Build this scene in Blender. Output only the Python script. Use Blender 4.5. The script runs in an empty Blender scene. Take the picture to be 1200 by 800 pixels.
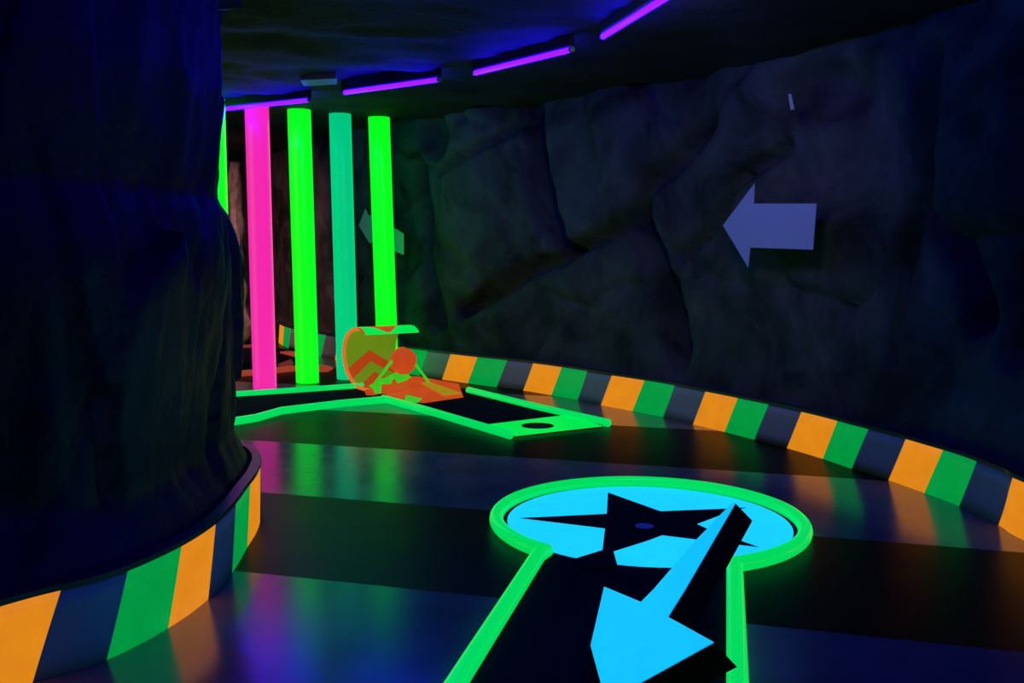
import bpy, bmesh, math, random
import numpy as np
from mathutils import Vector, Matrix, noise

random.seed(4)
SC = bpy.context.scene
COL = SC.collection

# ------------------------------------------------------------ camera numbers (image 1200x800)
F, HY, ROLL, H = 1150.0, 288.0, math.radians(0.3), 1.5
PIT = math.atan((400 - HY) / F)
CR, SR = math.cos(ROLL), math.sin(ROLL)
ORG = Vector((0, 0, H))

def ray(x, y):
    x -= 600; y -= 400
    xu = CR * x + SR * y; yu = -SR * x + CR * y
    return Vector((xu, F * math.cos(PIT) - yu * math.sin(PIT), -yu * math.cos(PIT) - F * math.sin(PIT)))

def at(x, y, z=0.0):
    """photo point -> place on the level z"""
    d = ray(x, y)
    return ORG + d * ((z - H) / d.z)

def at_depth(x, y, Y):
    d = ray(x, y)
    return ORG + d * (Y / d.y)

def at_plane(x, y, P, N):
    d = ray(x, y)
    return ORG + d * (N.dot(P - ORG) / N.dot(d))

def proj(P):
    d = Vector(P) - ORG
    Z = d.y * math.cos(PIT) - d.z * math.sin(PIT)
    up = d.z * math.cos(PIT) + d.y * math.sin(PIT)
    x = d.x / Z * F; y = -up / Z * F
    return (CR * x - SR * y + 600, SR * x + CR * y + 400)

# ------------------------------------------------------------ materials
def lin(c):
    return tuple(((v / 255) / 12.92 if v / 255 <= .04045 else ((v / 255 + .055) / 1.055) ** 2.4) for v in c)

def mat(name, base, rough=.5, spec=.5, emit=None, es=0.0, ior=1.5):
    m = bpy.data.materials.new(name); m.use_nodes = True
    b = m.node_tree.nodes['Principled BSDF']
    b.inputs['Base Color'].default_value = (*base, 1)
    b.inputs['Roughness'].default_value = rough
    b.inputs['Specular IOR Level'].default_value = spec
    b.inputs['IOR'].default_value = ior
    if emit:
        b.inputs['Emission Color'].default_value = (*emit, 1)
        b.inputs['Emission Strength'].default_value = es
    return m

def fluor(name, rgb, es=1.0, rough=.45, spec=.4, wear=0.06):
    """fluorescent paint: it really gives off its colour under the black light"""
    c = lin(rgb)
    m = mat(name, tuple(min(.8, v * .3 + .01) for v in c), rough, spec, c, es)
    nt = m.node_tree; b = nt.nodes['Principled BSDF']
    n = nt.nodes.new('ShaderNodeTexNoise'); n.inputs['Scale'].default_value = 9; n.inputs['Detail'].default_value = 6
    tc = nt.nodes.new('ShaderNodeTexCoord'); nt.links.new(tc.outputs['Object'], n.inputs['Vector'])
    mr = nt.nodes.new('ShaderNodeMapRange')
    mr.inputs['From Min'].default_value = .3; mr.inputs['From Max'].default_value = .7
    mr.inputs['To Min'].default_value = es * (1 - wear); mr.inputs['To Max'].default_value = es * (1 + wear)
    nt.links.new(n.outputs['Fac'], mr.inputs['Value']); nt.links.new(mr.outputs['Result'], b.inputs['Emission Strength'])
    return m

def rock_mat(name, dark, light, scale=1.6, rough=.8, spec=.3):
    m = mat(name, dark, rough, spec)
    nt = m.node_tree; b = nt.nodes['Principled BSDF']
    tc = nt.nodes.new('ShaderNodeTexCoord')
    n = nt.nodes.new('ShaderNodeTexNoise'); n.inputs['Scale'].default_value = scale; n.inputs['Detail'].default_value = 8
    n.inputs['Roughness'].default_value = .6; n.inputs['Distortion'].default_value = .8
    nt.links.new(tc.outputs['Object'], n.inputs['Vector'])
    cr = nt.nodes.new('ShaderNodeValToRGB')
    cr.color_ramp.elements[0].position = .36; cr.color_ramp.elements[0].color = (*dark, 1)
    cr.color_ramp.elements[1].position = .68; cr.color_ramp.elements[1].color = (*light, 1)
    nt.links.new(n.outputs['Fac'], cr.inputs['Fac']); nt.links.new(cr.outputs['Color'], b.inputs['Base Color'])
    n2 = nt.nodes.new('ShaderNodeTexNoise'); n2.inputs['Scale'].default_value = 26; n2.inputs['Detail'].default_value = 5
    nt.links.new(tc.outputs['Object'], n2.inputs['Vector'])
    bp = nt.nodes.new('ShaderNodeBump'); bp.inputs['Strength'].default_value = .35; bp.inputs['Distance'].default_value = .02
    nt.links.new(n2.outputs['Fac'], bp.inputs['Height']); nt.links.new(bp.outputs['Normal'], b.inputs['Normal'])
    return m

def floor_mat(name, c0, c1, rough, spec, ior, bump):
    m = mat(name, c0, rough, spec, ior=ior)
    nt = m.node_tree; b = nt.nodes['Principled BSDF']
    tc = nt.nodes.new('ShaderNodeTexCoord')
    n = nt.nodes.new('ShaderNodeTexNoise'); n.inputs['Scale'].default_value = 3.0; n.inputs['Detail'].default_value = 8
    nt.links.new(tc.outputs['Object'], n.inputs['Vector'])
    cr = nt.nodes.new('ShaderNodeValToRGB')
    cr.color_ramp.elements[0].position = .3; cr.color_ramp.elements[0].color = (*c0, 1)
    cr.color_ramp.elements[1].position = .72; cr.color_ramp.elements[1].color = (*c1, 1)
    nt.links.new(n.outputs['Fac'], cr.inputs['Fac']); nt.links.new(cr.outputs['Color'], b.inputs['Base Color'])
    mr = nt.nodes.new('ShaderNodeMapRange'); mr.inputs['To Min'].default_value = rough - .05; mr.inputs['To Max'].default_value = rough + .07
    nt.links.new(n.outputs['Fac'], mr.inputs['Value']); nt.links.new(mr.outputs['Result'], b.inputs['Roughness'])
    n2 = nt.nodes.new('ShaderNodeTexNoise'); n2.inputs['Scale'].default_value = 70; n2.inputs['Detail'].default_value = 4
    nt.links.new(tc.outputs['Object'], n2.inputs['Vector'])
    bp = nt.nodes.new('ShaderNodeBump'); bp.inputs['Strength'].default_value = bump; bp.inputs['Distance'].default_value = .004
    nt.links.new(n2.outputs['Fac'], bp.inputs['Height']); nt.links.new(bp.outputs['Normal'], b.inputs['Normal'])
    return m

M = {}
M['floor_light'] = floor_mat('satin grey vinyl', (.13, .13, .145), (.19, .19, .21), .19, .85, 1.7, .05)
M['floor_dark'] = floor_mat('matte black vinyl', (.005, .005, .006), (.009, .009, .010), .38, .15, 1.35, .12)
M['rock_right'] = rock_mat('painted cave rock', (.018, .021, .020), (.115, .122, .112), 1.3)
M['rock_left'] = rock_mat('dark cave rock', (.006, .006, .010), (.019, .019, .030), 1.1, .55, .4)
M['rock_far'] = rock_mat('pale cave rock', (.16, .12, .11), (.6, .5, .46), 3.0)
M['ceiling'] = rock_mat('black painted ceiling', (.012, .011, .02), (.036, .033, .05), .9)
M['vent'] = mat('grey ceiling sheet', (.30, .29, .27), .5)
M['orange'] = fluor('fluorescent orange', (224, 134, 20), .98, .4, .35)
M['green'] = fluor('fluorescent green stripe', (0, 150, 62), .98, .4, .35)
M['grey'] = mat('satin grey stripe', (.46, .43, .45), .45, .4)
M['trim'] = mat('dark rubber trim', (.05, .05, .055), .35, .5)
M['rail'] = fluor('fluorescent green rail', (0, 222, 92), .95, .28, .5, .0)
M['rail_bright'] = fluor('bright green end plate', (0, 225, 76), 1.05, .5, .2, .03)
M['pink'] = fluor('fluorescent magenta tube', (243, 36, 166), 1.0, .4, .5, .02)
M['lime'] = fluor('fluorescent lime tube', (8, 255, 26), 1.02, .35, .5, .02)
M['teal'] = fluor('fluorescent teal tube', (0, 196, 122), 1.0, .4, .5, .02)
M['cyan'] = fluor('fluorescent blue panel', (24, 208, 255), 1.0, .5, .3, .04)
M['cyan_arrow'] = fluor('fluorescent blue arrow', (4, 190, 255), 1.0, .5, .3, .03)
M['black'] = mat('matte black paint', (.006, .006, .007), .7, .2)
M['felt'] = mat('black felt', (.010, .010, .024), .95, .05)
M['white'] = fluor('white arrow paint', (66, 72, 92), .02, .6, .2)
M['white'].node_tree.nodes['Principled BSDF'].inputs['Base Color'].default_value = (.46, .50, .80, 1)
M['white_dim'] = mat('white card', (.6, .6, .6), .6, .2)
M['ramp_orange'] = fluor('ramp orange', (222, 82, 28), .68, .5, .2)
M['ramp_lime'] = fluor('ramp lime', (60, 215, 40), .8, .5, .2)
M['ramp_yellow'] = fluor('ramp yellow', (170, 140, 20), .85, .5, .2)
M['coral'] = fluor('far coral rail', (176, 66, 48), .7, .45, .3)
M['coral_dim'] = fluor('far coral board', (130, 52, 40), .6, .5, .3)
M['batten'] = mat('dark lamp body', (.02, .02, .02), .5)
M['cap'] = mat('lamp end cap', (.25, .25, .25), .4)
M['uv'] = mat('black light glass', (.02, .0, .05), .3, .3, (.0098, .0003, 1.0), 44.0)

# ------------------------------------------------------------ object helpers
def link(name, bm, mats, parent=None, smooth=False):
    me = bpy.data.meshes.new(name)
    bmesh.ops.recalc_face_normals(bm, faces=bm.faces)
    bm.to_mesh(me); bm.free()
    if not isinstance(mats, (list, tuple)): mats = [mats]
    for m in mats: me.materials.append(m)
    if smooth:
        me.polygons.foreach_set('use_smooth', [True] * len(me.polygons))
    o = bpy.data.objects.new(name, me); COL.objects.link(o)
    if parent is not None:
        o.parent = parent
        o.matrix_parent_inverse = Matrix.Translation(-parent.location)
    return o

def tag(o, label, cat, group=None, kind='thing'):
    o['label'] = label; o['category'] = cat
    if group: o['group'] = group
    if kind: o['kind'] = kind
    return o

def thing(name, loc, label, cat, group=None):
    o = bpy.data.objects.new(name, None); COL.objects.link(o); o.location = loc
    o.empty_display_size = .1
    return tag(o, label, cat, group)

def struct(o, label=None):
    o['kind'] = 'structure'
    if label: o['label'] = label
    return o

def add_prism(bm, pts, off, mi=0, side=0):
    """closed outline pts extruded by the vector off"""
    off = Vector(off)
    a = [bm.verts.new(Vector(p)) for p in pts]; b = [bm.verts.new(Vector(p) + off) for p in pts]
    f = bm.faces.new(a); f.material_index = mi
    f = bm.faces.new(b[::-1]); f.material_index = side
    n = len(a)
    for i in range(n):
        f = bm.faces.new((a[i], b[i], b[(i + 1) % n], a[(i + 1) % n])); f.material_index = side

def add_tube(bm, pts, r, seg=14, closed=False, taper_ends=True):
    pts = [Vector(p) for p in pts]; n = len(pts); rings = []
    up = Vector((0, 0, 1))
    for i, p in enumerate(pts):
        if closed: d = (pts[(i + 1) % n] - pts[i - 1])
        else: d = pts[min(i + 1, n - 1)] - pts[max(i - 1, 0)]
        d.normalize()
        u = up if abs(d.z) < .95 else Vector((1, 0, 0))
        a = d.cross(u).normalized(); b = a.cross(d).normalized()
        # mitre the bends so that the tube keeps its width
        k = 1.0
        if closed or 0 < i < n - 1:
            d1 = (p - pts[i - 1]).normalized(); d2 = (pts[(i + 1) % n] - p).normalized()
            c = max(.35, math.sqrt(max(0, (1 + d1.dot(d2)) / 2))); k = 1 / c
        rings.append([bm.verts.new(p + a * (math.cos(t) * r * k) + b * (math.sin(t) * r))
                      for t in [2 * math.pi * j / seg for j in range(seg)]])
    for i in range(n if closed else n - 1):
        A = rings[i]; B = rings[(i + 1) % n]
        for j in range(seg):
            bm.faces.new((A[j], A[(j + 1) % seg], B[(j + 1) % seg], B[j]))
    if not closed:
        for R, s in ((rings[0], -1), (rings[-1], 1)):
            c = sum((v.co for v in R), Vector()) / seg
            d = (pts[1] - pts[0]).normalized() if s < 0 else (pts[-1] - pts[-2]).normalized()
            R2 = [bm.verts.new(c + (v.co - c) * .72 + d * s * r * .28) for v in R]
            for j in range(seg):
                bm.faces.new((R[j], R[(j + 1) % seg], R2[(j + 1) % seg], R2[j]))
            bm.faces.new(R2)

def catmull(P, n=12):
    P = [Vector(p) for p in P]; out = []
    Q = [P[0] * 2 - P[1]] + P + [P[-1] * 2 - P[-2]]
    for i in range(1, len(Q) - 2):
        a, b, c, d = Q[i - 1:i + 3]
        for k in range(n):
            t = k / n
            out.append(.5 * ((2 * b) + (c - a) * t + (2 * a - 5 * b + 4 * c - d) * t * t + (3 * b - a - 3 * c + d) * t ** 3))
    out.append(P[-1]); return out

class Path:
    """a floor curve that can be sampled by its length"""
    def __init__(s, P, n=14):
        s.p = catmull([Vector((p[0], p[1], 0)) for p in P], n)
        s.l = [0.0]
        for a, b in zip(s.p, s.p[1:]): s.l.append(s.l[-1] + (b - a).length)
        s.len = s.l[-1]
    def pos(s, t):
        t = min(max(t, 0), s.len - 1e-6)
        i = int(np.searchsorted(s.l, t, side='right')) - 1
        i = min(i, len(s.p) - 2)
        k = (t - s.l[i]) / (s.l[i + 1] - s.l[i])
        return s.p[i].lerp(s.p[i + 1], k)
    def nrm(s, t, e=.06):
        d = s.pos(t + e) - s.pos(t - e); d.normalize()
        return Vector((-d.y, d.x, 0))
    def near(s, q):
        q = Vector((q[0], q[1], 0))
        i = min(range(len(s.p)), key=lambda k: (s.p[k] - q).length)
        return s.l[i]

# ------------------------------------------------------------ FLOOR: bands of satin grey and matte black
ANG = math.radians(-15.3)
dirv = Vector((math.cos(ANG), math.sin(ANG), 0))
Y0 = [-4.7, -3.2, -1.8, -.35, 1.1, 2.55, 4.06, 5.44, 6.90, 8.40, 9.87, 11.33, 12.8, 14.3, 15.8, 17.3, 18.8, 20.3, 21.8]
bm = bmesh.new(); XL, XR = -9.0, 7.5
nx = 8; rows = []
for y in Y0:
    rows.append([bm.verts.new((XL + (XR - XL) * i / nx, y + math.tan(ANG) * (XL + (XR - XL) * i / nx), 0)) for i in range(nx + 1)])
for k in range(len(rows) - 1):
    for i in range(nx):
        f = bm.faces.new((rows[k][i], rows[k][i + 1], rows[k + 1][i + 1], rows[k + 1][i]))
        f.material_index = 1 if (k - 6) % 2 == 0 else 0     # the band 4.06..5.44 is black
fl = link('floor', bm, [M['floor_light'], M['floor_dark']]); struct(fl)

# ------------------------------------------------------------ paths of the two rock walls
RB = [(1300, 700), (1215, 640), (1170, 615), (1124, 593), (1083, 577.5), (1041, 562.5), (998, 549), (964, 537.5), (922, 525), (884, 515), (849, 506), (812, 497),
      (777, 488.5), (741, 481.5), (704, 474.5), (677, 468.5), (646, 463), (613, 457.5), (582, 453.5), (548, 449), (518, 444.5), (470, 436.5), (430, 428.5), (393, 421), (340, 408.5)]
rb_world = [at(*p) for p in RB]
rp = [(3.0, -2.5), (3.02, 0), (3.0, 1.8), (2.93, 3.3)] + [(p.x, p.y) for p in rb_world[1:]] 
last = rb_world[-1]
rp += [(-3.80, 15.5), (-4.35, 16.5), (-5.3, 17.3), (-7.2, 17.8), (-9, 18)]
RP = Path(rp)
LB = [(38, 800), (125, 773), (197, 736), (244, 702), (272, 671), (290, 641), (302, 620)]
lb_world = [at(*p) for p in LB]
lp = [(-6.0, 1.2), (-4.4, 1.35), (-3.2, 1.8), (-2.4, 2.35), (-1.98, 2.78)] + [(p.x, p.y) for p in lb_world]
lp += [(-1.42, 5.45), (-1.60, 5.78), (-1.95, 6.1), (-2.6, 6.4), (-3.8, 6.7), (-6, 6.9)]
LP = Path(lp)
KH = .305   # height of the striped boards
CEIL = 2.93

# ------------------------------------------------------------ rock faces
def seg_dist(px, py, poly):
    best = 1e9
    for (ax, ay), (bx, by) in zip(poly, poly[1:]):
        dx, dy = bx - ax, by - ay
        t = ((px - ax) * dx + (py - ay) * dy) / max(1e-9, dx * dx + dy * dy)
        t = min(1, max(0, t))
        best = min(best, math.hypot(px - ax - t * dx, py - ay - t * dy))
    return best

def fbm(x, y, z, o=4):
    return noise.fractal(Vector((x, y, z)), 1.0, 2.0, o)

class Slabs:
    """big broken slabs: every cell is a tilted plane, with a crevice between cells"""
    def __init__(s, smax, zmax, cw, ch, amp, tilt, crev, seed):
        r = random.Random(seed); s.seeds = []
        for i in range(int(smax / cw) + 3):
            for j in range(int(zmax / ch) + 3):
                s.seeds.append(((i - 1 + r.random()) * cw, (j - 1 + r.random()) * ch, r.uniform(-amp, amp), r.uniform(-tilt, tilt), r.uniform(-tilt, tilt)))
        s.a = np.array(s.seeds); s.cw, s.ch, s.crev = cw, ch, crev
    def __call__(s, u, z):
        wu = u + .16 * noise.noise(Vector((u * 1.3, z * 1.3, 7))); wz = z + .16 * noise.noise(Vector((u * 1.3, z * 1.3, 17)))
        d = np.hypot((s.a[:, 0] - wu) / s.cw, (s.a[:, 1] - wz) / s.ch)
        i, j = np.argpartition(d, 1)[:2]
        if d[i] > d[j]: i, j = j, i
        A = s.a[i]
        h = A[2] + A[3] * (wu - A[0]) + A[4] * (wz - A[1])
        g = d[j] - d[i]
        return h - s.crev * math.exp(-(g / .10) ** 2)

def rock_surface(name, path, s0, s1, z0, z1, ds, dz, disp, inset, side, m):
    ns = int((s1 - s0) / ds); nz = int((z1 - z0) / dz); bm = bmesh.new(); g = []
    for i in range(ns + 1):
        s = s0 + (s1 - s0) * i / ns; p = path.pos(s); n = path.nrm(s, .2) * side
        col = []
        for j in range(nz + 1):
            z = z0 + (z1 - z0) * j / nz
            col.append(bm.verts.new(p + n * (disp(s, z) - inset(z)) + Vector((0, 0, z))))
        g.append(col)
    for i in range(ns):
        for j in range(nz):
            bm.faces.new((g[i][j], g[i + 1][j], g[i + 1][j + 1], g[i][j + 1]))
    return link(name, bm, m, smooth=True)

def wall_uv(x, y):
    """photo point -> (length along the right wall, height)"""
    best = None
    for k in range(0, int(RP.len / .05)):
        s = k * .05; p = RP.pos(s)
        if p.y < 1: continue
        q = proj((p.x, p.y, 1.5))
        e = abs(q[0] - x)
        if best is None or e < best[0]: best = (e, s, p.y)
    P = at_depth(x, y, best[2])
    return best[1], P.z

CREV = []
for poly, w, d in [
    ([(525, 365), (560, 343), (600, 318), (640, 298), (682, 276), (722, 250)], .075, .16),
    ([(722, 250), (744, 300), (757, 345), (768, 395), (775, 440)], .10, .16),
    ([(607, 130), (611, 200), (620, 250), (640, 298)], .10, .17),
    ([(592, 143), (560, 160), (525, 180), (498, 200)], .045, .11),
    ([(722, 250), (733, 215), (762, 190), (800, 140)], .09, .14),
    ([(1053, 60), (1046, 180), (1048, 250), (1085, 315), (1112, 375)], .07, .16),
    ([(1012, 420), (1016, 330), (1030, 240)], .05, .10),
    ([(835, 205), (806, 262), (770, 300)], .05, .10),
    ([(1150, 40), (1144, 200), (1146, 420)], .06, .16),
    ([(470, 190), (480, 280), (498, 380)], .10, .14),
    ([(890, 170), (845, 200), (835, 205)], .05, .10),
]:
    CREV.append(([wall_uv(*p) for p in poly], w * 1.1, d * 1.7))
PITS = [(*wall_uv(492, 160), .22, .26, .26), (*wall_uv(925, 105), .42, .22, .20), (*wall_uv(650, 200), .35, .5, .10)]
slabR = Slabs(RP.len, 3.0, 1.25, 1.35, .05, .10, .03, 11)
def dispR(s, z):
    h = slabR(s, z) * .9 + .05 * fbm(s * .9, z * .9, 3) + .016 * fbm(s * 5, z * 5, 9)
    for poly, w, d in CREV:
        q = seg_dist(s, z, poly)
        if q < w * 3: h -= d * math.exp(-(q / w) ** 2)
    for (a, b, ra, rb, d) in PITS:
        q = ((s - a) / ra) ** 2 + ((z - b) / rb) ** 2
        if q < 6: h -= d * math.exp(-q * q)
    k = min(1, max(0, (z - .26) / .35))
    return (h - .10) * k + -.05 * (1 - k)
# path runs from near to far; its left-hand normal points into the hall
wr = rock_surface('wall_right', RP, .2, RP.len - .1, .0, CEIL + .06, .04, .04, dispR, lambda z: .09 + .03 * (z > .3), 1, M['rock_right']); struct(wr)

slabL = Slabs(LP.len, 3.0, .55, 1.5, .045, .12, .02, 5)
def dispL(s, z):
    h = slabL(s, z) * .8 + .05 * fbm(s * 1.6, z * .5, 21) + .018 * fbm(s * 6, z * 2.5, 33)
    k = min(1, max(0, (z - .28) / .3))
    e = 0
    if z > 1.70 and s > S_SIL - 1.2:
        zz = z + .05 * noise.noise(Vector((s * 4, 0, 3)))
        e = .025 * min(1, max(0, (zz - 1.70) / .07)) * math.exp(-((min(s, S_SIL + .3) - S_SIL - .3) / .55) ** 2)
    return max(-.12, min(.07, h)) * k - e
S_SIL = LP.near((-1.37, 5.1))
def insL(z):
    if z < .30: return .06
    if z < .50: return .06 + (z - .30) / .2 * .10
    bulge = .045 * math.exp(-((z - 1.45) / .28) ** 2) if z < 1.66 else .045 * .57 * max(0, 1 - (z - 1.66) / .06)
    if z < 1.70: return .16 - .03 * math.sin((z - .5) / 1.2 * math.pi) - bulge
    return .16 - .075 * min(1, (z - 1.70) / .5)
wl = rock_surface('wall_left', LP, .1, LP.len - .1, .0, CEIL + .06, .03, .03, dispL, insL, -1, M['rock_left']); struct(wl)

# far wall closing the hall behind the rock pillar
bp_ = Path([(-10.5, 18.2), (-8.5, 18.6), (-6.5, 18.9), (-4.0, 19.0)])
wb = rock_surface('wall_back', bp_, 0, bp_.len, 0, CEIL + .05, .08, .08, lambda s, z: .3 * slabR(s + 2, z) + .08 * fbm(s, z, 50), lambda z: 0, -1, M['rock_right']); struct(wb)

# ceiling: rough black painted plaster
bm = bmesh.new(); g = []
NX, NY = 120, 170
for i in range(NX + 1):
    row = []
    for j in range(NY + 1):
        x = -9 + 16.5 * i / NX; y = -3 + 23 * j / NY
        h = abs(.09 * fbm(x * .5, y * .9, 2)) + abs(.035 * fbm(x * 2, y * 3, 12))
        row.append(bm.verts.new((x, y, CEIL + h)))
    g.append(row)
for i in range(NX):
    for j in range(NY):
        bm.faces.new((g[i][j], g[i + 1][j], g[i + 1][j + 1], g[i][j + 1]))
ce = link('ceiling', bm, M['ceiling'], smooth=True); struct(ce)

# ------------------------------------------------------------ striped kick boards
def kickboard(path, bounds, cols, shift, side, label, name='striped_kickboard'):
    """bounds: lengths along the path at the foot where one stripe ends and the next begins"""
    mats = [M['orange'], M['green'], M['grey']]
    s_first, s_last = bounds[0], bounds[-1]
    root = thing(name, path.pos((s_first + s_last) / 2), label, 'kickboard')
    bm = bmesh.new(); T = .025; R = 4
    samples = []
    for k in range(len(bounds) - 1):
        n = max(3, int(abs(bounds[k + 1] - bounds[k]) / .04))
        for i in range(n): samples.append((bounds[k] + (bounds[k + 1] - bounds[k]) * i / n, cols[k]))
    samples.append((bounds[-1], cols[-1]))
    def P(s, z, off):
        q = s + shift * z / KH
        return path.pos(q) + path.nrm(q) * side * off + Vector((0, 0, z))
    fr = [[bm.verts.new(P(s, KH * j / R, 0)) for j in range(R + 1)] for s, c in samples]
    bk = [[bm.verts.new(P(s, KH * j / R, -T)) for j in (0, R)] for s, c in samples]
    for i in range(len(samples) - 1):
        c = samples[i][1]
        for j in range(R):
            f = bm.faces.new((fr[i][j], fr[i + 1][j], fr[i + 1][j + 1], fr[i][j + 1])); f.material_index = c; f.smooth = True
        f = bm.faces.new((bk[i][0], bk[i + 1][0], bk[i + 1][1], bk[i][1])); f.material_index = 2
        f = bm.faces.new((fr[i][R], fr[i + 1][R], bk[i + 1][1], bk[i][1])); f.material_index = 2
        f = bm.faces.new((fr[i][0], fr[i + 1][0], bk[i + 1][0], bk[i][0])); f.material_index = 2
    link('board', bm, mats, root)
    bm = bmesh.new(); a, b = min(s_first, s_last), max(s_first, s_last)
    n = int((b - a) / .05); prof = [(.006, KH - .004), (.006, KH + .018), (-.045, KH + .022), (-.045, KH - .004)]
    rows = []
    for i in range(n + 1):
        s = a + (b - a) * i / n
        p = path.pos(s); nn = path.nrm(s) * side
        rows.append([bm.verts.new(p + nn * o + Vector((0, 0, z))) for o, z in prof])
    for i in range(n):
        for j in range(4):
            bm.faces.new((rows[i][j], rows[i + 1][j], rows[i + 1][(j + 1) % 4], rows[i][(j + 1) % 4]))
    bm.faces.new(rows[0]); bm.faces.new(rows[-1])
    link('top_trim', bm, M['trim'], root)
    return root

rb_s = [RP.near(p) for p in rb_world[1:21]]        # from 1215 (orange|..) towards the far end
# between consecutive marks, near to far: orange, grey, green, orange, grey, green ...
near_s = []; s = rb_s[0]; near_cols = []
seq = [0, 2, 1]
B = list(rb_s); C = []
for k in range(len(rb_s) - 1): C.append(seq[k % 3])
k = len(C)
while B[-1] < RP.near(last) + .8:
    B.append(B[-1] + .41); C.append(seq[k % 3]); k += 1
pre = []; s = B[0]; kk = -1
while s > 1.5:
    s -= .36; pre.insert(0, (s, seq[kk % 3])); kk -= 1
B = [p[0] for p in pre] + B; C = [p[1] for p in pre] + C
kickboard(RP, B, C, -.15, 1, 'long curved low board with orange, green and grey stripes at foot of right rock wall')

lb_s = [LP.near(p) for p in lb_world]
B = [lb_s[0], lb_s[1], lb_s[2], lb_s[3], lb_s[4], lb_s[5], lb_s[6] + .12]
C = [2, 1, 0, 2, 1, 0]
s = lb_s[0]; kk = 0; preseq = [0, 1, 2]
while s > 1.2:
    s -= .30; B.insert(0, s); C.insert(0, preseq[kk % 3]); kk += 1
s = B[-1]; kk = 0; post = [2, 1, 0]
while s < LP.len - 2:
    s += .36; B.append(s); C.append(post[kk % 3]); kk += 1
kickboard(LP, B, C, .11, -1, 'curved low board with orange, green and navy stripes around the left rock pillar')

# ------------------------------------------------------------ glowing tube pillars
def pillar(x_top, x_bot, y_bot, wpx, m, label):
    f = at(x_bot, y_bot, 0); r = wpx / 2 * f.y / F
    d = Vector((f.x, f.y, 0)).normalized(); c = f + d * r * .8
    t = at_depth(x_top, 100, c.y); z_top = CEIL + .0
    # shift so that the top sits over the same depth
    top = Vector((at_depth(x_top, 134, c.y).x, c.y, z_top))
    bm = bmesh.new(); seg = 40; R0 = []; rings = []
    levels = [0, .004, .02, .5, 1.0, 1.5, 2.0, 2.5, z_top]
    for z in levels:
        p = Vector((c.x, c.y, 0)).lerp(Vector((top.x, top.y, 0)), z / z_top)
        rr = r - (.004 if z == 0 else 0)
        rings.append([bm.verts.new((p.x + rr * math.cos(2 * math.pi * j / seg), p.y + rr * math.sin(2 * math.pi * j / seg), z)) for j in range(seg)])
    for a, b in zip(rings, rings[1:]):
        for j in range(seg):
            bm.faces.new((a[j], a[(j + 1) % seg], b[(j + 1) % seg], b[j]))
    bm.faces.new(rings[0]); bm.faces.new(rings[-1])
    for v in bm.verts: v.co -= Vector((c.x, c.y, 0))
    o = link('glowing_pillar', bm, m, smooth=True); o.location = (c.x, c.y, 0)
    tag(o, label, 'pillar', 'glowing floor-to-ceiling tube pillars')
    return o
pillar(249.5, 259, 461, 28, M['lime'], 'lime green tube pillar mostly hidden behind the edge of the left rock pillar')
pillar(301, 310.5, 456, 27.5, M['pink'], 'hot pink floor-to-ceiling tube pillar')
pillar(350.5, 360.5, 449.5, 27.0, M['lime'], 'lime green tube pillar standing between the pink and the teal pillars')
pillar(398.5, 407.5, 445, 25.5, M['teal'], 'teal green floor-to-ceiling tube pillar')
pillar(444, 455, 441.5, 25.0, M['lime'], 'lime green tube pillar rising behind the curled orange ramp')

# ------------------------------------------------------------ black lights on the ceiling
def blacklight(A, B, label):
    A = Vector(A); B = Vector(B); mid = (A + B) / 2
    d = (B - A).normalized(); sd = Vector((-d.y, d.x, 0))
    root = thing('blacklight_lamp', (mid.x, mid.y, CEIL), label, 'lamp', 'black light tubes along the ceiling')
    bm = bmesh.new(); w, h0, h1 = .013, CEIL - .05, CEIL + .10
    prof = [(-w, h1), (-w, h0 + .012), (-w * .55, h0), (w * .55, h0), (w, h0 + .012), (w, h1)]
    add_prism(bm, [A - d * .03 + sd * a + Vector((0, 0, z - A.z)) for a, z in prof], (B - A) + d * .06)
    link('lamp_body', bm, M['batten'], root)
    bm = bmesh.new(); add_tube(bm, [A, A.lerp(B, .5), B], .019, 16); link('glass_tube', bm, M['uv'], root, True)
    for P, s in ((A, -1), (B, 1)):
        bm = bmesh.new(); add_tube(bm, [P + d * s * .004, P + d * s * .028], .021, 12)
        add_prism(bm, [P + d * s * .008 + sd * a + Vector((0, 0, b)) for a, b in ((-.010, 0), (.010, 0), (.010, .03), (-.010, .03))], d * s * .016)
        link('end_cap', bm, M['cap'], root)
    return root
LZ = CEIL - .070
E = [((266, 127.5), (361, 117.5)), ((404, 108.5), (513, 93.5)), ((557, 85.5), (668, 58.5)), ((707, 42.5), (771, 3))]
LL = ['black light tube above the pink pillar, farthest of the violet ceiling tubes',
      'second violet ceiling tube, above the gap right of the lime pillars',
      'third violet ceiling tube, above the middle of the hall',
      'nearest violet ceiling tube, running out at the top edge']
for k, (a, b) in enumerate(E):
    A, B_ = at(*a, LZ), at(*b, LZ)
    if k == 3: B_ = A + (B_ - A).normalized() * 1.18
    blacklight(A, B_, LL[k])
blacklight((.98, 4.75, LZ), (1.05, 3.6, LZ), 'violet ceiling tube overhead, beyond the top edge')
blacklight((.95, 2.9, LZ), (.6, 1.8, LZ), 'violet ceiling tube over the viewpoint')
blacklight((.9, .9, LZ), (.8, -.3, LZ), 'violet ceiling tube behind the viewpoint, right side')
blacklight((.2, 1.1, LZ), (-.6, .3, LZ), 'violet ceiling tube behind the viewpoint, left side')
blacklight((-3.5, 10.45, LZ), (-4.6, 10.9, LZ), 'violet ceiling tube hidden by the left rock pillar')

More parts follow.
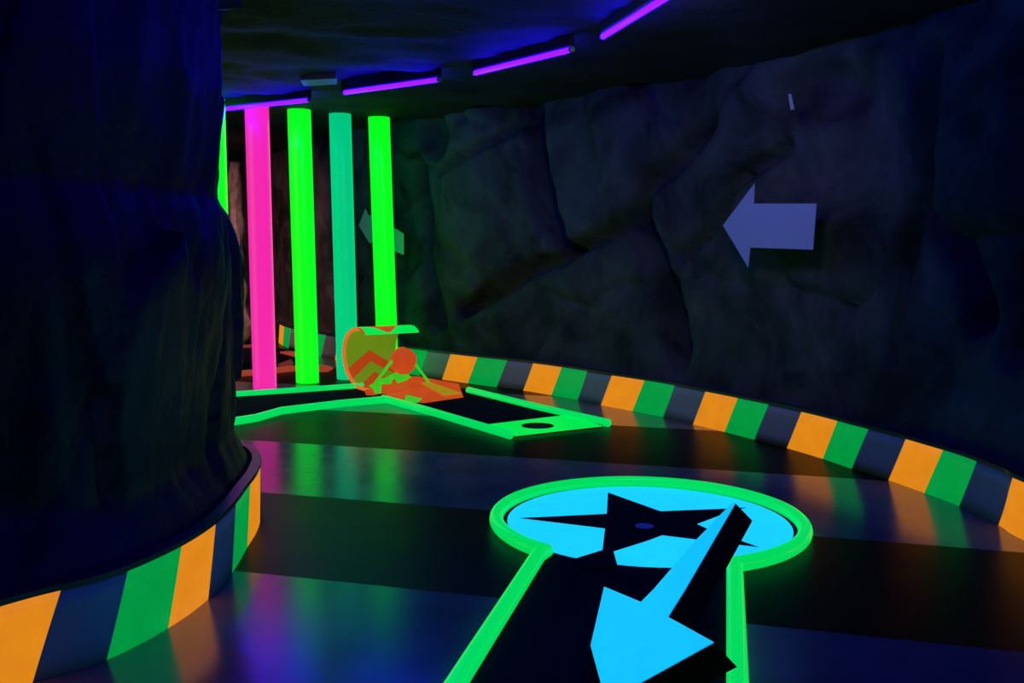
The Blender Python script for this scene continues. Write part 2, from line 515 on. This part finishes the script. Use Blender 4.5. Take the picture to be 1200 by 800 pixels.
# grey sheet on the ceiling
bm = bmesh.new(); z = CEIL - .004
add_prism(bm, [at(352, 94, z), at(394, 92, z), at(395, 99, z), at(356, 101, z)], (0, 0, .12))
o = link('ceiling_panel', bm, M['vent']); tag(o, 'dull grey panel on the dark ceiling above the green pillars', 'panel')

# ------------------------------------------------------------ NEAR HOLE: keyhole shaped rail, blue disc with black star, arrow
TR = .0375
cx, cy, Rr = .765, 5.40, .845
c_px = [at(578, 606, TR), at(765, 567, TR), at(942, 612, TR), at(915, 592, TR), at(600, 586, TR), at(635, 645, TR), at(862, 658, TR)]
Am = np.array([[2 * p.x, 2 * p.y, 1] for p in c_px]); bv = np.array([p.x ** 2 + p.y ** 2 for p in c_px])
so = np.linalg.lstsq(Am, bv, rcond=None)[0]; cx, cy = so[0], so[1]; Rr = math.sqrt(so[2] + cx * cx + cy * cy)
pL, pR = at(633, 647, TR), at(861, 660, TR)
aL, aR = math.atan2(pL.y - cy, pL.x - cx), math.atan2(pR.y - cy, pR.x - cx)
qL, qR = at(535, 800, TR), at(864.5, 800, TR)
dL, dR = (qL - pL).normalized(), (qR - pR).normalized()
hole = thing('mini_golf_hole', (cx, cy, 0), 'nearest mini golf hole with keyhole-shaped green rail and black lane', 'mini golf hole')
pts = [pL + dL * 2.9, pL + dL * 1.4, pL + dL * .06]
a0 = aL % (2 * math.pi); a1 = aR % (2 * math.pi)
span = (a0 - a1) % (2 * math.pi)
N = 72
for i in range(N + 1):
    a = a0 - span * i / N
    pts.append(Vector((cx + Rr * math.cos(a), cy + Rr * math.sin(a), TR)))
pts += [pR + dR * .06, pR + dR * 1.4, pR + dR * 2.9]
bm = bmesh.new(); add_tube(bm, pts, TR, 18); link('border_rail', bm, M['rail'], hole, True)
# black felt base between the rails
bm = bmesh.new()
poly = [(p.x, p.y, .003) for p in pts]
add_prism(bm, poly, (0, 0, .015)); link('lane_base', bm, M['felt'], hole)
ZB = .0185
bm = bmesh.new(); RD = Rr - TR - .022
add_prism(bm, [(cx + RD * math.cos(2 * math.pi * i / 96), cy + RD * math.sin(2 * math.pi * i / 96), ZB) for i in range(96)], (0, 0, .006))
link('blue_disc', bm, M['cyan'], hole)
ZS = ZB + .0065
star = [(712.5, 577), (760, 594), (774, 599), (850, 596), (874, 594.5), (843, 604), (816.5, 614), (829, 619.5), (889, 641), (817, 632), (776, 627), (760, 633), (719, 646),
        (724, 664), (690, 668), (672, 655), (706, 644.5), (709, 619), (609.5, 607), (711, 602)]
bm = bmesh.new(); add_prism(bm, [at(x, y, ZS) for x, y in star], (0, 0, .0015)); link('black_star', bm, M['felt'], hole)
# the cup in the middle of the star
cc = at(755, 616.5, ZS)
bm = bmesh.new()
ringp = [(cc.x + .05 * math.cos(2 * math.pi * i / 28), cc.y + .05 * math.sin(2 * math.pi * i / 28), ZS + .002) for i in range(28)]
add_prism(bm, ringp, (0, 0, .0015)); link('cup', bm, mat('grey cup', (.85, .85, .85), .6), hole)

# thick tilted arrow
PA, PB = at(692, 756, .05), at(708, 687, .05)
uu = (PB - PA).normalized(); sd = uu.cross(Vector((0, 0, 1)))
th = math.radians(45); vv = sd * math.cos(th) + Vector((0, 0, 1)) * math.sin(th)
NN = uu.cross(vv).normalized()
if NN.z < 0: NN = -NN
arrow_px = [(860, 587.5), (867, 592), (802, 690), (782, 722), (835.5, 751.5), (748, 800), (720, 822), (704, 800), (692, 756), (708, 687), (751, 705), (766, 690), (791, 661), (817, 631), (829, 619), (843, 604), (852, 595)]
arrow_px[1] = (861, 589)
face = [at_plane(x, y, PA, NN) for x, y in arrow_px]
TH = .088
arr = thing('arrow_sign', (PA + PB) / 2 - Vector((0, 0, .05)), 'thick bright blue arrow with black edges, tilted over the near black lane', 'arrow')
bm = bmesh.new(); add_prism(bm, [p - NN * .004 for p in face], -NN * TH)
link('arrow_body', bm, M['black'], arr)
bm = bmesh.new(); add_prism(bm, face, -NN * .004); link('arrow_face', bm, M['cyan_arrow'], arr)
# short black post under the head carrying it
cpt = sum((face[i] for i in (3, 4, 8, 9)), Vector()) / 4 - NN * (TH - .01)
bm = bmesh.new(); bz = ZB
for s_ in (0,):
    add_prism(bm, [(cpt.x + .03 * math.cos(k * math.pi / 4), cpt.y + .03 * math.sin(k * math.pi / 4), bz) for k in range(8)], (0, 0, cpt.z - bz))
link('support_post', bm, M['black'], arr)

# ------------------------------------------------------------ MIDDLE HOLE
z = .037
far_hole = thing('mini_golf_hole', at(560, 480, 0), 'mini golf hole farther back with two straight green rails and green end plate', 'mini golf hole')
def rail(pxs, r, m, parent, name='rail'):
    bm = bmesh.new(); add_tube(bm, [at(x, y, r) for x, y in pxs], r, 14); return link(name, bm, m, parent, True)
rail([(262, 495.5), (274, 493.5), (300, 489.5), (330, 481), (400, 472.5), (452, 467.8)], .034, M['rail'], far_hole)
rail([(449, 466.5), (500, 480.5), (598, 509.5)], .034, M['rail'], far_hole)
rail([(255, 463.5), (284, 461.5), (360, 456.5), (425, 452)], .032, M['rail'], far_hole)
rail([(549, 457), (630, 477), (713, 495.5)], .034, M['rail'], far_hole)
bm = bmesh.new()
add_prism(bm, [at(x, y, .003) for x, y in [(452, 468), (500, 481), (602, 510.5), (705, 500), (713, 495.5), (630, 477), (549, 457), (500, 450)]], (0, 0, .012))
link('lane_base', bm, M['felt'], far_hole)
bm = bmesh.new()
add_prism(bm, [at(x, y, .003) for x, y in [(262, 495), (274, 493), (330, 481), (400, 472.5), (452, 467.8), (500, 450), (425, 452), (360, 456), (262, 463)]], (0, 0, .010))
link('entry_base', bm, M['felt'], far_hole)
bm = bmesh.new()
add_prism(bm, [at(x, y, .016) for x, y in [(574, 497.5), (604, 511), (706, 499.5), (665, 486.5)]], (0, 0, .006))
link('end_plate', bm, M['rail_bright'], far_hole)
hc = at(630, 498.6, .023); bm = bmesh.new()
add_prism(bm, [(hc.x + .135 * math.cos(2 * math.pi * i / 36), hc.y + .135 * math.sin(2 * math.pi * i / 36), .0225) for i in range(36)], (0, 0, .0015))
link('hole_opening', bm, mat('shaded hole', (.02, .05, .02), .7), far_hole)

# ------------------------------------------------------------ curled ramp with chevrons
d_ = Vector((.52, -.855, 0)).normalized(); ax = Vector((.855, .52, 0)).normalized()   # d_: along the lane, ax: along the ruling
B0 = at(432, 461, 0)
def prof_pt(x, y):
    P = at_plane(x, y, B0, ax); v = P - B0
    return v.dot(d_), P.z
prof_px = [(440, 464), (432, 461.5), (424, 457), (414, 448), (407, 435), (403.5, 420), (403.5, 405), (407, 393), (413, 387), (419, 385.5), (424, 387.5), (428, 392.5)]
prof = [prof_pt(*p) for p in prof_px]
ramp = thing('curled_ramp', B0, 'curled orange and green chevron ramp at the far end of the middle hole', 'ramp')
W = .60; nu = 36
pc = catmull([Vector((a, 0, zz)) for a, zz in prof], 8)
nv = len(pc)
# tangent normals in the profile plane for the thickness
m = bpy.data.materials.new('ramp chevrons'); m.use_nodes = True
nt = m.node_tree; b = nt.nodes['Principled BSDF']; b.inputs['Roughness'].default_value = .5
uvn = nt.nodes.new('ShaderNodeUVMap'); sx = nt.nodes.new('ShaderNodeSeparateXYZ'); nt.links.new(uvn.outputs[0], sx.inputs[0])
def mth(op, a, b_=None, c=None):
    n = nt.nodes.new('ShaderNodeMath'); n.operation = op
    for i, v in enumerate((a, b_, c)):
        if v is None: continue
        if isinstance(v, (int, float)): n.inputs[i].default_value = v
        else: nt.links.new(v, n.inputs[i])
    return n.outputs[0]
ab = mth('ABSOLUTE', mth('SUBTRACT', sx.outputs[0], .5))
t = mth('ADD', sx.outputs[1], mth('MULTIPLY', ab, .26))
b1 = mth('MULTIPLY', mth('GREATER_THAN', t, .42), mth('LESS_THAN', t, .50))
sel = mth('MAXIMUM', b1, mth('LESS_THAN', t, .345))
mx = nt.nodes.new('ShaderNodeMix'); mx.data_type = 'RGBA'
mx.inputs['A'].default_value = (*lin((120, 158, 30)), 1); mx.inputs['B'].default_value = (*lin((205, 72, 22)), 1)
nt.links.new(sel, mx.inputs['Factor'])
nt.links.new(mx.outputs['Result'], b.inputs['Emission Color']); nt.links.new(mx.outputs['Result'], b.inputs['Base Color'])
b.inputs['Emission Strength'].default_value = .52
M['chevron'] = m
bm = bmesh.new(); uvl = bm.loops.layers.uv.new('UVMap')
TK = .022
inner, outer = [], []
for k, p in enumerate(pc):
    t_ = (pc[min(k + 1, nv - 1)] - pc[max(k - 1, 0)]).normalized()
    nrm = Vector((t_.z, 0, -t_.x))      # points to the hollow side or away
    inner.append(p); outer.append(p - nrm * TK if (p - nrm * TK - Vector((.1, 0, .35))).length > (p - Vector((.1, 0, .35))).length else p + nrm * TK)
def W3(p, u):
    # the lip and foot slant a little, as in the photograph
    return B0 + d_ * p.x + ax * (W * u) + Vector((0, 0, max(.02, p.z)))
vi = [[bm.verts.new(W3(p, u / nu)) for u in range(nu + 1)] for p in inner]
vo = [[bm.verts.new(W3(p, u / nu)) for u in range(nu + 1)] for p in outer]
def quad(vs, uvs, mi):
    f = bm.faces.new(vs); f.material_index = mi; f.smooth = True
    for l, q in zip(f.loops, uvs): l[uvl].uv = q
for k in range(nv - 1):
    for u in range(nu):
        uvs = [(u / nu, k / nv), ((u + 1) / nu, k / nv), ((u + 1) / nu, (k + 1) / nv), (u / nu, (k + 1) / nv)]
        quad((vi[k][u], vi[k][u + 1], vi[k + 1][u + 1], vi[k + 1][u]), uvs, 0)
        quad((vo[k][u], vo[k][u + 1], vo[k + 1][u + 1], vo[k + 1][u]), uvs, 2 if k > nv * .74 and abs(u / nu - .42) < .42 * (1 - (k / nv - .76) / .24) else 1)
    for u in (0, nu):
        quad((vi[k][u], vi[k + 1][u], vo[k + 1][u], vo[k][u]), [(0, 0)] * 4, 2)
for k in (0, nv - 1):
    for u in range(nu):
        quad((vi[k][u], vi[k][u + 1], vo[k][u + 1], vo[k][u]), [(0, 0)] * 4, 1)
link('curled_sheet', bm, [M['chevron'], M['rail_bright'], M['ramp_orange']], ramp)
# rim: a rounded orange edge on the near side
M['rim'] = fluor('ramp rim', (236, 120, 48), .78, .5, .2)
bm = bmesh.new(); add_tube(bm, [B0 + d_ * p.x + Vector((0, 0, max(.03, p.z))) for p in pc[4:nv - 14]], .020, 10); link('edge_rim', bm, M['rim'], ramp, True)
# orange tongue sloping down to the lane
bm = bmesh.new()
tp = [at(453, 462.5, .05), at(497, 470.5, .03), at(543, 465, .02), at(537.5, 449.5, .07), at(492, 441, .17), at(455, 440, .19)]
ctr = at(500, 452, .10)
vt = [bm.verts.new(p) for p in tp]; vb = [bm.verts.new(Vector((p.x, p.y, .016))) for p in tp]; vc = bm.verts.new(ctr)
n = len(tp)
for i in range(n):
    bm.faces.new((vt[i], vt[(i + 1) % n], vc)); bm.faces.new((vt[i], vb[i], vb[(i + 1) % n], vt[(i + 1) % n]))
bm.faces.new(vb)
tongue = link('ramp_tongue', bm, M['ramp_orange'], ramp)
bm = bmesh.new()
def on(x, y, zz): return at(x, y, zz)
add_prism(bm, [on(493, 448.5, .126), on(505, 448.2, .122), on(541, 461, .045), on(520, 463.5, .045)], (0, 0, .006)); link('tongue_stripe', bm, M['ramp_yellow'], tongue)
bm = bmesh.new()
add_prism(bm, [on(476, 463.5, .075), on(494, 467.5, .05), on(489, 472, .03), on(474, 470, .03)], (0, 0, .008)); link('tongue_stripe', bm, M['ramp_lime'], tongue)

# faceted orange ball with two lime sticks
ball_c = at_depth(472.5, 423, B0.y - .10)
obst = thing('ball_obstacle', Vector((ball_c.x, ball_c.y, .02)), 'faceted orange ball on slanting lime sticks inside the curled ramp', 'obstacle')
bm = bmesh.new(); bmesh.ops.create_icosphere(bm, subdivisions=2, radius=.138)
rr = random.Random(3)
for v in bm.verts:
    v.co *= 1 + rr.uniform(-.05, .04); v.co.z *= 1.06; v.co += ball_c
link('ball', bm, M['ramp_orange'], obst)
def stick(a, b_, Y1, Y2, r=.015):
    bm = bmesh.new(); add_tube(bm, [at_depth(*a, Y1), at_depth(*b_, Y2)], r, 8); link('stick', bm, M['ramp_lime'], obst, True)
stick((459, 423), (440, 448.5), ball_c.y - .10, B0.y - .20)
stick((485, 424), (502, 447), ball_c.y + .04, ball_c.y - .05, .014)
# jagged teeth
teeth = thing('jagged_teeth', at(445, 462, 0), 'row of jagged orange teeth with lime tops beside the orange ball', 'obstacle')
Yt = B0.y - .18
def tooth(front, top, dY):
    bm = bmesh.new()
    add_prism(bm, [at_depth(x, y, Yt + dY) for x, y in front], (.05, .10, 0))
    t_ = link('tooth', bm, M['ramp_orange'], teeth)
    bm = bmesh.new(); add_prism(bm, [at_depth(x, y, Yt + dY - .012) for x, y in top], (.05, .10, 0)); link('tooth_top', bm, M['ramp_lime'], t_)
tooth([(427, 457), (434, 455), (438, 463), (432, 464), (429, 463)], [(432, 452), (440, 447.5), (446, 449), (445, 458), (440, 461), (437, 455)], -.02)
tooth([(446, 450), (447, 461), (462, 464), (456, 452)], [(443, 447), (447, 443.5), (455, 441), (457, 451), (451, 449)], -.01)
tooth([(456, 448), (460, 462), (474, 465), (470, 450), (463, 443)], [(456, 439.5), (462, 437), (471, 439), (475, 443), (466, 449), (461, 441.5)], .02)

# ------------------------------------------------------------ white arrows on the rock
def wall_arrow(pxs, label, m, gap=.05, thick=.006):
    us = [wall_uv(x, y) for x, y in pxs]
    sm = sum(u[0] for u in us) / len(us); p0 = RP.pos(sm); n0 = RP.nrm(sm, .3)
    P0 = p0 + n0 * gap + Vector((0, 0, 1.5))
    bm = bmesh.new(); add_prism(bm, [at_plane(x, y, P0, n0) for x, y in pxs], -n0 * thick)
    o = link('wall_arrow', bm, m); tag(o, label, 'arrow sign'); return o
wall_arrow([(847, 264), (884, 215), (883, 238.5), (956.5, 238.5), (952.5, 292.5), (879, 290), (876.5, 313)], 'large pale blue-white arrow pointing left on the right rock wall', M['white'], .02)
ws = wall_arrow([(420.5, 264), (428, 244.5), (432, 252.5), (437, 250.5), (473, 274), (473, 298.5), (437, 284), (433, 285)], 'small dim white arrow on far rock wall, partly behind a lime pillar', M['white_dim'], .02)
t_ = wall_arrow([(923.5, 110), (927, 110), (930.5, 128), (926.5, 128.5)], 'tiny white tape strip high on the right rock wall above the large arrow', M['white_dim'], .0)
t_.name = 'tape_strip'; t_['category'] = 'tape'

# ------------------------------------------------------------ far course in coral, boulders
fc = thing('mini_golf_hole', at(330, 425, 0), 'distant mini golf hole with coral orange rails behind the pink pillar', 'mini golf hole')
rail([(268, 439), (282, 437.5), (350, 431)], .036, M['coral'], fc)
rail([(268, 407), (300, 405.5), (322, 406)], .030, M['coral_dim'], fc)
bm = bmesh.new()
add_prism(bm, [at(328, 412, .05), at(338, 411, .07), at(362, 413, .07), at(368, 418.5, .03), at(352, 418, .03)], (0, 0, -.02)); link('wedge_board', bm, M['coral'], fc)
bm = bmesh.new()
add_prism(bm, [at(326, 429, .02), at(341, 423.5, .07), at(344, 427, .05), at(335, 431, .02)], (0, 0, .03)); link('wedge_board', bm, M['coral_dim'], fc)
bm = bmesh.new()
add_prism(bm, [at(369, 427, .05), at(384, 428, .05), at(390, 430, .04), at(384, 433, .03), at(369, 433.5, .03)], (0, 0, -.025)); link('bumper', bm, M['coral'], fc)
bm = bmesh.new()
add_prism(bm, [at(x, y, .003) for x, y in [(268, 437), (350, 431), (372, 424), (352, 413), (322, 407), (268, 408)]], (0, 0, .008)); link('lane_base', bm, M['felt'], fc)

def boulder(name, c, sx_, sy_, sz, seed, label, cat='rock'):
    bm = bmesh.new(); bmesh.ops.create_icosphere(bm, subdivisions=4, radius=1)
    for v in bm.verts:
        n_ = v.co.copy(); k = 1 + .30 * noise.noise(n_ * 1.3 + Vector((seed, 0, 0))) + .12 * noise.noise(n_ * 3.5 + Vector((seed, 5, 0)))
        v.co = Vector((n_.x * sx_ * k, n_.y * sy_ * k, max(-sz * .75, n_.z * sz * k)))
        v.co.z += sz * .75
    o = link(name, bm, M['rock_far'], smooth=True); o.location = c
    return tag(o, label, cat)
q = at(276, 401, 0)
boulder('boulder', (-4.22, 14.55, 0), .31, .28, .48, 2.0, 'pale pinkish boulder behind the left rock pillar and the pink pillar')
q2 = at(284, 397, 0)
# tall rough rock stack behind
bm = bmesh.new(); seg = 20; rings = []
for k in range(40):
    zz = k / 39 * 2.75; r0 = .13 + .07 * noise.noise(Vector((zz * 1.5, 3, 1))) - .05 * zz / 2.7
    rings.append([bm.verts.new(((r0 + .07 * noise.noise(Vector((math.cos(t) * 2, math.sin(t) * 2, zz * 3)))) * math.cos(t), (r0 + .05 * noise.noise(Vector((math.cos(t) * 2, math.sin(t) * 2, zz * 3 + 9)))) * math.sin(t), zz)) for t in [2 * math.pi * j / seg for j in range(seg)]])
for a, b_ in zip(rings, rings[1:]):
    for j in range(seg): bm.faces.new((a[j], a[(j + 1) % seg], b_[(j + 1) % seg], b_[j]))
bm.faces.new(rings[0]); bm.faces.new(rings[-1])
o = link('rock_column', bm, M['rock_far'], smooth=True); o.location = (-4.27, 15.25, 0)
tag(o, 'tall narrow reddish rock column seen between left rock pillar and pink pillar', 'rock')

# ------------------------------------------------------------ added pink fill for the far boulder and rocks, hidden by the rock pillar
ld = bpy.data.lights.new('far_pink_fill', 'AREA'); ld.energy = 26; ld.color = (1, .38, .36); ld.size = .6
lo = bpy.data.objects.new('far_pink_fill', ld); COL.objects.link(lo); ld.spread = math.radians(100); lo.location = (-4.3, 11.6, 2.6)
lo.rotation_euler = (Vector((q.x, q.y, .6)) - lo.location).to_track_quat('-Z', 'Y').to_euler()

def dim_light(name, loc, aim, energy, size, col, spread=140):
    d = bpy.data.lights.new(name, 'AREA'); d.energy = energy; d.color = col; d.size = size; d.spread = math.radians(spread)
    o = bpy.data.objects.new(name, d); COL.objects.link(o); o.location = loc
    o.rotation_euler = (Vector(aim) - Vector(loc)).to_track_quat('-Z', 'Y').to_euler()
dim_light('dim_neutral_fill', (.9, 5.2, 2.8), (.6, 10.5, .5), 4.6, .5, (1, .98, .86), 110)  # added unseen fill, stands in for the ambient glow on the right wall

# ------------------------------------------------------------ world, camera, view
w = bpy.data.worlds.new('world'); SC.world = w; w.use_nodes = True
w.node_tree.nodes['Background'].inputs[0].default_value = (.0, .0, .0, 1)
w.node_tree.nodes['Background'].inputs[1].default_value = 0
cd = bpy.data.cameras.new('camera'); cd.sensor_width = 36; cd.lens = F / 1200 * 36; cd.clip_start = .05
co = bpy.data.objects.new('camera', cd); COL.objects.link(co)
co.matrix_world = Matrix.Translation(ORG) @ Matrix.Rotation(math.pi / 2 - PIT, 4, 'X') @ Matrix.Rotation(ROLL, 4, 'Z')
SC.camera = co
SC.view_settings.view_transform = 'Standard'; SC.view_settings.look = 'None'
SC.view_settings.exposure = 0; SC.view_settings.gamma = 1; SC.view_settings.use_curve_mapping = False
SC.cycles.use_denoising = True
SC.cycles.max_bounces = 8; SC.cycles.sample_clamp_indirect = 3
